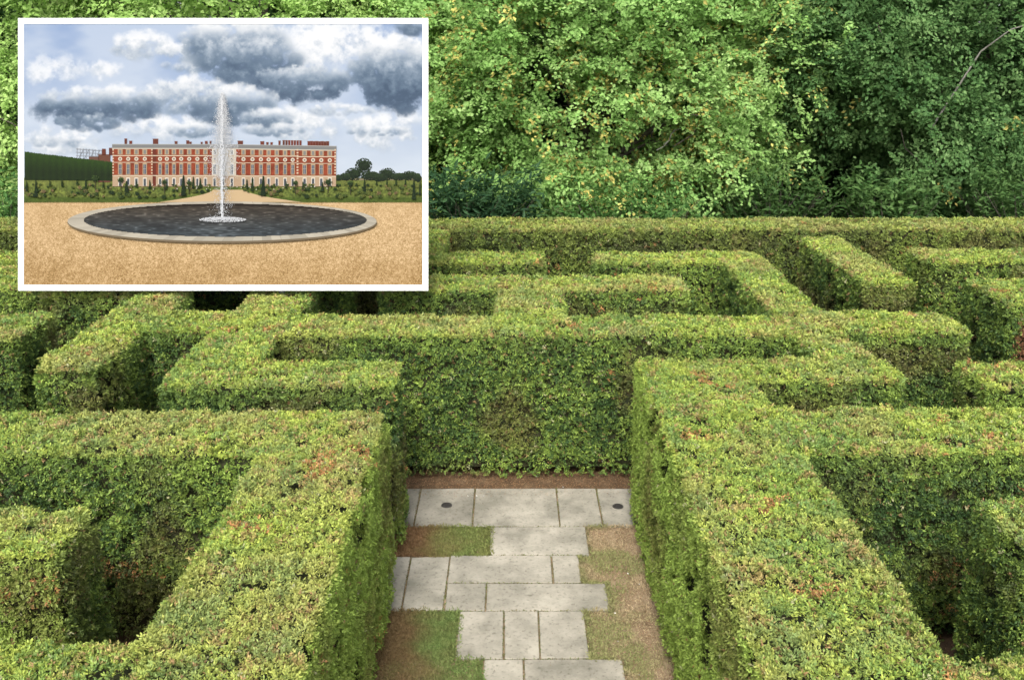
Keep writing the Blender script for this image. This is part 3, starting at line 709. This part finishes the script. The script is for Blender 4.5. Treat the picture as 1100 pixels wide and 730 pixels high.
def skyc(u, v):
    return SKY[np.clip(((v + 0.2 - 26) / SKS).astype(int), 0, sh_ - 1), np.clip(((u + 0.2 - 26) / SKS).astype(int), 0, sw - 1)]
pm = MB(); field(pm, 26, 26, 454, 197, SKS, skyc, 0.0)
picture = pm.build('picture', M_PRINT, board)
def pbuild(mb, name, label=None):
    o = mb.build(name, M_PRINT, picture)
    if label: o['label'] = label
    return o
# gardens
def lawnc(u, v):
    p = uvw(u, v); n = fbm(p * np.array([1, 2.2, 1]), 9, 140, 4)[:, None]; r = vnoise(p, 1.3, 141)[:, None]
    c = np.array([74, 92, 40]) * (1 - n) + np.array([134, 142, 66]) * n
    c = c * (0.72 + 0.5 * r)
    far = sstep(206, 192, v)[:, None]
    c = c * (1 - far * 0.55) + np.array([128, 134, 70]) * far * 0.55
    strip = (sstep(210.5, 212.5, v) * sstep(218, 215.5, v))[:, None]
    c = c * (1 - strip) + np.array([82, 100, 38]) * strip * (0.85 + 0.25 * r)
    return c
pm = MB(); field(pm, 26, 191, 454, 218, 0.8, lawnc, 0.003); pbuild(pm, 'lawn', 'green parterre lawn in front of the palace')
def gravc(u, v):
    p = uvw(u, v); n = fbm(p, 18, 150, 4)[:, None]
    s = (1.0 - 0.55 * np.exp(-(v - 216) / 30))[:, None]
    r = rng.random((len(u), 1)) * 0.6 + 0.4 * vnoise(p, 1.6, 151)[:, None]
    c = np.array([208, 175, 127]) + (n - 0.5) * 26 + (r - 0.5) * 110 * s
    nr = sstep(255, 300, v)[:, None]
    return c * (1 - nr * 0.08) + np.array([0, -4, -10]) * nr
pm = MB(); field(pm, 26, 217, 454, 306, 0.8, gravc, 0.003)
tri = []; k = 24
for i in range(k):                                     # avenue narrowing towards the palace
    v0 = 204 + i * 13.2 / k; v1 = v0 + 13.2 / k
    f = lambda v: ((v - 204) / 13.2)
    h0l, h0r = 14 + 58 * f(v0) ** 1.7, 20 + 62 * f(v0) ** 1.7; h1l, h1r = 14 + 58 * f(v1) ** 1.7, 20 + 62 * f(v1) ** 1.7
    tri.append([(243 - h1l, v1), (243 + h1r, v1), (243 + h0r, v0), (243 - h0l, v0)])
pq(pm, tri, lin(np.array([[212, 184, 142]] * k)) * PK, 0.0062)
pbuild(pm, 'gravel', 'golden gravel forecourt around the pond')
# left clipped hedge, far trees
pm = MB()
for i in range(250):
    u = 27 + i * 0.4; topv = 163.2 + (u - 27) * 0.118 + 1.6 * math.exp(-(u - 27) / 14) * 0 + random.uniform(-0.6, 0.6) + (3.0 * max(0, (u - 118) / 9) ** 2)
    if u > 126: break
    bot = 193.5 + (u - 27) * 0.01
    n = 14
    for j in range(n):
        a, b_ = topv + (bot - topv) * j / n, topv + (bot - topv) * (j + 1) / n
        g0 = (0.5 + 0.5 * math.sin(u * 0.9)) * 10; l = max(0.35, 1 - 1.05 * j / n) * random.uniform(0.75, 1.2)
        rect(pm, u, a, u + 0.42, b_, (22 + 26 * l + g0 * 0.4, 32 + 40 * l + g0 * 0.6, 16 + 12 * l), 0.009)
pbuild(pm, 'hedge', 'tall dark clipped hedge left of the palace')
def blob(mb, cx, cy, rx, ry, c1, c2, off, n=90, sz=1.1, seed=0):
    rg = np.random.default_rng(seed + int(cx * 13 + cy * 7))
    ns = 10; a = np.arange(ns) * 2 * math.pi / ns
    ring = np.stack([cx + 0.68 * rx * np.cos(a), cy + 0.68 * ry * np.sin(a)], 1)
    pq(mb, [[(cx, cy), ring[2 * i], ring[(2 * i + 1) % ns], ring[(2 * i + 2) % ns]] for i in range(ns // 2)], lin(np.array([c1] * (ns // 2))) * PK, off)
    r = np.sqrt(rg.random(n)) ; t = rg.random(n) * 2 * math.pi
    x, y = cx + rx * r * np.cos(t), cy + ry * r * np.sin(t)
    k = np.clip(0.5 - 0.5 * (y - cy) / ry + rg.normal(0, 0.25, n), 0, 1)[:, None]
    s = sz * (0.4 + 0.6 * rg.random(n)) * 0.5
    pts = np.stack([np.stack([x - s, y], -1), np.stack([x, y + s], -1), np.stack([x + s, y], -1), np.stack([x, y - s], -1)], 1)
    pq(mb, pts, lin(np.array(c1) * (1 - k) + np.array(c2) * k) * PK, (off + 0.0006 + 0.001 * rg.random(n))[:, None, None])
pm = MB()
for (x, y, a, b_) in [(391, 178, 9, 8), (381, 187, 10, 7), (371, 190, 6, 4), (398, 189, 10, 5), (416, 187, 9, 6.5), (428, 190, 8, 4), (440, 189, 9, 5), (449, 191, 3.6, 4.5), (364, 191, 4, 3), (408, 191, 8, 4)]:
    blob(pm, x, y, a, b_, (24, 36, 24), (54, 72, 42), 0.008, 420, 1.5)
rect(pm, 360, 192, 454, 193.6, (150, 138, 110), 0.0055)
pbuild(pm, 'trees', 'dark round trees right of the palace')
# scaffolding beside the palace
pm = MB()
for i in range(10): rect(pm, 83 + i * 3.3, 159 + i * 0.25, 83.45 + i * 3.3, 174, (150, 156, 164), 0.006)
for j in range(4): quad(pm, [(82, 160.3 + j * 3.6), (114, 162.6 + j * 3.0), (114, 162.1 + j * 3.0), (82, 159.8 + j * 3.6)], (168, 172, 178), 0.0065)
for i in range(5): quad(pm, [(84 + i * 6, 172), (84.5 + i * 6, 172), (90 + i * 6, 161), (89.5 + i * 6, 161)], (140, 148, 156), 0.007)
pbuild(pm, 'scaffolding', 'grey scaffolding frame left of the palace')
# palace
BRICK, STONE_, PALE = (150, 70, 45), (192, 164, 134), (226, 218, 202)
pm = MB(); o0 = 0.010
rect(pm, 106, 166, 119, 196, (112, 74, 58), o0 - 0.002); rect(pm, 110, 160, 114, 167, (110, 60, 46), o0 - 0.002); rect(pm, 117.5, 159, 121.5, 167, (104, 56, 44), o0 - 0.002); rect(pm, 96, 168.5, 107, 178, (112, 82, 68), o0 - 0.002)
rtop = lambda u: 155.0 + max(0, (u - 240)) * 0.017
def wall(u0, u1, c, off, roof=(134, 134, 132)):
    a, b_ = rtop(u0), rtop(u1)
    quad(pm, [(u0, 200.5), (u1, 200.5), (u1, b_ + 4), (u0, a + 4)], c, off)
    if c[0] < 180:                                     # uneven, weathered brick
        field(pm, u0, max(a, b_) + 4.2, u1, 188.4, 0.9, lambda U, V_: np.array(c) * (0.76 + 0.42 * fbm(uvw(U, V_), 5, 170, 3) + 0.12 * (rng.random(len(U)) - 0.5))[:, None], off + 0.0006)
    quad(pm, [(u0 - 0.4, a + 4.6), (u1 + 0.4, b_ + 4.6), (u1 + 0.4, b_), (u0 - 0.4, a)], roof, off + 0.001)
    quad(pm, [(u0 - 0.5, a + 5.4), (u1 + 0.5, b_ + 5.4), (u1 + 0.5, b_ + 4.3), (u0 - 0.5, a + 4.3)], (206, 196, 178), off + 0.002)
    quad(pm, [(u0 - 0.2, a + 0.7), (u1 + 0.2, b_ + 0.7), (u1 + 0.2, b_ + 0.1), (u0 - 0.2, a + 0.1)], (188, 186, 180), off + 0.002)
    quad(pm, [(u0, 200.5), (u1, 200.5), (u1, 189), (u0, 188.5)], STONE_, off + 0.001)
    for vv, t in ((167.0, 1.0), (174.4, 0.6), (188.4, 0.9)):
        s = (rtop((u0 + u1) / 2) - 155)
        rect(pm, u0, vv + s * 0.7, u1, vv + t + s * 0.7, (222, 204, 176), off + 0.002)
wall(164.5, 228, BRICK, o0); wall(254, 319, BRICK, o0); wall(226, 256, (218, 206, 186), o0 + 0.0005, (160, 160, 160))
wall(121.5, 164.5, (154, 74, 47), o0 + 0.003); wall(319, 361.3, (154, 74, 47), o0 + 0.003)
for (u0, u1) in ((121.5, 123), (163, 164.5), (319, 321), (359.6, 361.3)):   # quoins
    for j in range(9): rect(pm, u0, 160.5 + j * 3.1, u1, 162.2 + j * 3.1, (222, 196, 166), o0 + 0.0065)
rect(pm, 164.5, 160, 168, 200, (112, 54, 40), o0 + 0.0015)                     # return wall of the left wing
def windows(us, off, w=2.1, dark=(96, 104, 116), fr=(188, 162, 130)):
    for u in us:
        s = (rtop(u) - 155) * 0.8
        rect(pm, u - w - 0.5, 160.6 + s, u + w + 0.5, 166.4 + s, fr, off); rect(pm, u - w * 0.62, 161.4 + s, u + w * 0.62, 165.7 + s, (140, 138, 132), off + 0.001)
        a = np.arange(8) * math.pi / 4
        rg_ = [(u + 2.3 * math.cos(q), 171 + s + 2.3 * math.sin(q)) for q in a]
        for i in range(0, 8, 2): quad(pm, [(u, 171 + s), rg_[i], rg_[i + 1], rg_[(i + 2) % 8]], (230, 216, 194), off)
        rect(pm, u - 1.0, 170 + s, u + 1.0, 172 + s, (150, 142, 130), off + 0.001)
        rect(pm, u - w - 0.25, 175.8 + s * 0.6, u + w + 0.25, 188, fr, off); rect(pm, u - w * 0.7, 177 + s * 0.6, u + w * 0.7, 187.2, dark, off + 0.001)
        rect(pm, u - 0.16, 177 + s * 0.6, u + 0.16, 187.2, (190, 186, 176), off + 0.002); rect(pm, u - w * 0.7, 181.6, u + w * 0.7, 182, (190, 186, 176), off + 0.002)
        quad(pm, [(u - w - 0.9, 176.0 + s * 0.6), (u + w + 0.9, 176.0 + s * 0.6), (u + 0.6, 174.9 + s * 0.6), (u - 0.6, 174.9 + s * 0.6)], fr, off + 0.0005)
        rect(pm, u - w, 191, u + w, 200, (232, 222, 204), off); rect(pm, u - w * 0.6, 192.2, u + w * 0.6, 200, (86, 92, 98), off + 0.001)
windows([129.8, 138.4, 147.2, 156.2], o0 + 0.0065); windows([327.6, 336.7, 345.5, 354.6], o0 + 0.0065)
windows([172.5, 177.8 + 2, 186.4 + 1, 195.2, 203.8, 212.5, 221.2], o0 + 0.004, 1.9); windows([262, 271.7, 280.7, 289, 297.7, 306.6, 314.8], o0 + 0.004, 1.9)
windows([231, 240, 249.5], o0 + 0.004, 2.0, (130, 136, 142), (236, 230, 218))
for (u, w, h_) in [(135.5, 2.6, 5.6), (140.8, 3, 3.2), (167.5, 5.6, 5.4), (189.5, 3, 2.8), (202, 3, 3.6), (205, 2.4, 2.2), (217, 2, 2), (222, 3, 3), (226.5, 2, 3), (258.5, 5.5, 3.6), (282, 4, 3.4), (287.5, 2.4, 2.6), (292, 2.4, 2.6), (300.5, 2.2, 4.4)] + \
        [(305 + 3.0 * i, 2.2, 5.0) for i in range(7)] + [(332 + 2.9 * i, 2.8, 4.4 + 0.2 * (i % 2)) for i in range(8)]:
    s = rtop(u); rect(pm, u - w / 2, s - h_, u + w / 2, s + 0.4, (104 + (u * 7) % 22, 62, 50), o0 - 0.001); rect(pm, u - w / 2 - 0.25, s - h_ - 0.35, u + w / 2 + 0.25, s - h_ + 0.35, (138, 96, 80), o0)
pbuild(pm, 'palace', 'long red brick palace with pale stone window surrounds and many chimneys')
# parterre planting
rs = random.Random(5); pm = MB()
for i in range(330):
    u = rs.uniform(29, 451); v = rs.uniform(198, 212.5)
    if abs(u - 243) < 16 + 62 * max(0, (v - 203) / 13) ** 1.5: continue
    r = rs.uniform(0.7, 2.4) * (0.5 + (v - 194) / 18)
    c = rs.choice([((36, 54, 24), (92, 112, 50)), ((28, 44, 22), (70, 92, 44)), ((88, 98, 44), (150, 150, 76)), ((60, 76, 34), (120, 132, 62)), ((104, 90, 60), (168, 150, 96))])
    blob(pm, u, v, r * 1.2, r, c[0], c[1], 0.021 + (v - 198) * 0.0005, 16, 1.0, i)
for i in range(40): rect(pm, (u := rs.uniform(125, 358)), (v := rs.uniform(197, 204)), u + 1.0, v + 0.9, (222, 214, 196), 0.0292)
for (u, v, r) in [(103.5, 192.5, 4.2), (131, 193.5, 3.8), (353, 196, 4.4), (377, 197.5, 4), (204, 197, 3.2), (177.5, 196, 3.2), (318, 197, 3)]:
    rect(pm, u - 0.4, v, u + 0.4, v + 12, (60, 58, 40), 0.0293); blob(pm, u, v, r, r * 0.85, (30, 46, 22), (80, 104, 48), 0.0297, 60, 1.2, 3)
pbuild(pm, 'flower_beds', 'mixed low bushes and flower beds before the palace')
for (u, vt, vb, w) in [(198, 189, 210.6, 5.4), (283.5, 189.5, 210.6, 5.6), (137, 195, 207, 5), (93.5, 193, 203.5, 2.8), (40, 194, 212, 4.2), (445, 193.5, 214.5, 4.6), (392, 193, 206, 3.4), (68, 193, 200, 2), (84, 192, 199, 2), (208.5, 190, 203, 3), (216, 192, 202, 3), (272, 191, 203, 3), (266, 193, 202, 2.6),
                       (426, 192, 199, 2.4), (416, 193, 199, 1.8), (405, 193, 199, 1.8), (436, 192, 199, 2), (451.5, 194, 210, 2.2), (162, 194, 203, 2.6), (148, 195, 202, 2), (347, 196, 206, 3.6), (112, 195, 202, 2), (55, 194, 201, 1.8), (30, 195, 206, 2.6), (308, 195, 203, 2.2), (326, 196, 204, 2.2)]:
    pm = MB()
    quad(pm, [(u - w / 2, vb), (u + w / 2, vb), (u + w * 0.12, vt), (u - w * 0.12, vt)], (26, 42, 22), 0.031)
    for j in range(26):
        f = rs.random(); x = u + rs.uniform(-0.5, 0.5) * w * (0.24 + 0.85 * f); y = vt + (vb - vt) * f; s = 0.5
        quad(pm, [(x - s, y), (x, y + s), (x + s, y), (x, y - s)], rs.choice([(30, 46, 24), (50, 70, 34), (62, 82, 38)]), 0.0318)
    pbuild(pm, 'cypress')
# pond
def ell(cx, cy, rx, ry, n=96):
    a = np.arange(n) * 2 * math.pi / n; return np.stack([cx + rx * np.cos(a), cy + ry * np.sin(a)], 1)
pm = MB(); n = 96
def annulus(mb, A, B, cf, off):
    pts = [[A[i], A[(i + 1) % n], B[(i + 1) % n], B[i]] for i in range(n)]
    pq(mb, pts, lin(np.array([cf(i) for i in range(n)])) * PK, off)
O = ell(239.5, 238.7, 165.5, 21.8); I = ell(243, 236.8, 151.5, 17.6)
pq(pm, [[(239.5, 238.7), O[2 * i], O[2 * i + 1], O[(2 * i + 2) % n]] for i in range(n // 2)], np.array([lin((120, 104, 84)) * PK] * (n // 2)), 0.0315)
annulus(pm, ell(239.5, 239.3, 165.8, 22.2), ell(239.5, 238.0, 165, 20.6), lambda i: (128, 112, 88), 0.0325)
annulus(pm, ell(239.5, 238.0, 165.5, 21.2), I, lambda i: tuple(np.array([194, 186, 168]) * (0.9 + 0.14 * rs.random())), 0.034)
for i in range(0, n, 3):
    quad(pm, [ell(239.5, 238.0, 165.5, 21.2)[i], ell(239.5, 238.0, 165.5, 21.2)[i] + (0.5, 0), I[i] + (0.5, 0), I[i]], (160, 152, 134), 0.0345)
pbuild(pm, 'pond_rim', 'pale stone kerb around the oval pond')
pm = MB()
def waterc(u, v):
    p = uvw(u * 0.4, v * 2.0); r = fbm(p, 5, 160, 3)[:, None]; r2 = vnoise(p, 1.9, 161)[:, None]
    t = sstep(219, 252, v)[:, None]
    c = np.array([74, 66, 56]) * (1 - t) + np.array([62, 69, 73]) * t
    edge = sstep(222.5, 219.5, v - 2.2 * (np.abs(u - 243) / 151) ** 2 * 3.5)[:, None]
    c = c * (0.62 + 0.42 * r + 0.5 * r2 ** 2)
    c = c * (1 - edge) + np.array([34, 26, 18]) * edge
    gl = (np.exp(-((u - 240) / 26) ** 2) * sstep(222, 245, v) * 0.25)[:, None] * r2
    hi = (r2 > 0.88) * 16
    return c + gl * 150 + hi
field(pm, 91, 219, 395, 255, 0.7, waterc, 0.0365, lambda u, v: ((u - 243) / 151.5) ** 2 + ((v - 236.8) / 17.6) ** 2 < 1)
pbuild(pm, 'pond_water', 'dark rippled water in the oval pond')
pm = MB(); rg = np.random.default_rng(77)
def drops(u, v, s, br, off):
    pts = np.stack([np.stack([u - s, v], -1), np.stack([u, v + s * 1.5], -1), np.stack([u + s, v], -1), np.stack([u, v - s * 1.5], -1)], 1)
    pq(pm, pts, lin(np.clip(np.array([240, 243, 246])[None] * br[:, None], 0, 255)) * PK, (off + 0.006 * rg.random(len(u)))[:, None, None])
n_ = 7500
f = rg.random(n_) ** 0.85; v = 100 + f * 92
hw = np.interp(v, [100, 108, 130, 150, 175, 192], [0.8, 2.6, 5.2, 7.2, 8.8, 8.6])
u = 240 + np.clip(rg.normal(0, 0.5, n_), -1.4, 1.4) * hw * 1.55 + rg.normal(0, 0.4, n_)
keep = rg.random(n_) < np.interp(v, [100, 150, 178, 192], [1, 1, 0.7, 0.35]); u, v = u[keep], v[keep]
drops(u, v, 0.14 + 0.24 * rg.random(len(u)), 0.84 + 0.16 * rg.random(len(u)), 0.0385)
n_ = 700; v = 185 + rg.random(n_) * 50; u = 240 + rg.normal(0, 1, n_) * np.interp(v, [185, 210, 235], [6, 4.5, 5.0]); drops(u, v, 0.16 + 0.2 * rg.random(n_), 0.8 + 0.2 * rg.random(n_), 0.046)
n_ = 1300; v = 104 + rg.random(n_) * 131; u = 240 + rg.normal(0, 0.5, n_) * np.interp(v, [104, 160, 200, 235], [1.2, 3.0, 2.0, 1.4]); drops(u, v, 0.22 + 0.3 * rg.random(n_), 0.95 + 0.1 * rg.random(n_), 0.054)
n_ = 1100; t = rg.random(n_) * 2 * math.pi; r = rg.random(n_) ** 0.7; drops(241 + 25 * r * np.cos(t), 236.5 + 2.8 * r * np.sin(t) - 1.2 * (1 - r) , 0.2 + 0.28 * rg.random(n_), 0.8 + 0.22 * rg.random(n_), 0.062)
pbuild(pm, 'fountain_jet', 'tall white fountain jet rising from the pond')

# ------------------------------------------------------------------ light, sky, camera
world = bpy.data.worlds.new('World'); SC.world = world; world.use_nodes = True
nt = world.node_tree; nt.nodes.clear()
out = nt.nodes.new('ShaderNodeOutputWorld'); bg = nt.nodes.new('ShaderNodeBackground'); sky = nt.nodes.new('ShaderNodeTexSky')
sky.sky_type = 'NISHITA'; sky.sun_disc = False
EL, AZ = R(48), R(186)             # sun high behind the viewer
sky.sun_elevation = EL; sky.sun_rotation = AZ; sky.dust_density = 4.0; sky.air_density = 1.0
hs = nt.nodes.new('ShaderNodeHueSaturation'); hs.inputs['Saturation'].default_value = 0.45
nt.links.new(sky.outputs[0], hs.inputs['Color']); nt.links.new(hs.outputs[0], bg.inputs[0])
bg.inputs[1].default_value = 0.15
nt.links.new(bg.outputs[0], out.inputs[0])
sun = bpy.data.lights.new('sun', 'SUN'); sun.energy = 1.5; sun.angle = R(14); sun.color = (1.0, 0.98, 0.94)
so = bpy.data.objects.new('sun', sun); COL.objects.link(so)
so.rotation_euler = (math.pi / 2 - EL, 0, math.pi - AZ)   # sun stands at azimuth AZ (clockwise from +Y)
so.location = (0, -5, 20)

cam = bpy.data.cameras.new('camera'); co = bpy.data.objects.new('camera', cam); COL.objects.link(co)
cam.sensor_width = 36; cam.lens = 36 * 1000 / 1100.0
cam.clip_start = 0.05; cam.clip_end = 2000
co.location = (0, 0, EYE); co.rotation_euler = (math.pi / 2 - PITCH, 0, 0)
SC.camera = co
SC.view_settings.view_transform = 'Standard'; SC.view_settings.look = 'None'
SC.view_settings.exposure = 1.2; SC.view_settings.gamma = 1.0
SC.view_settings.use_curve_mapping = False
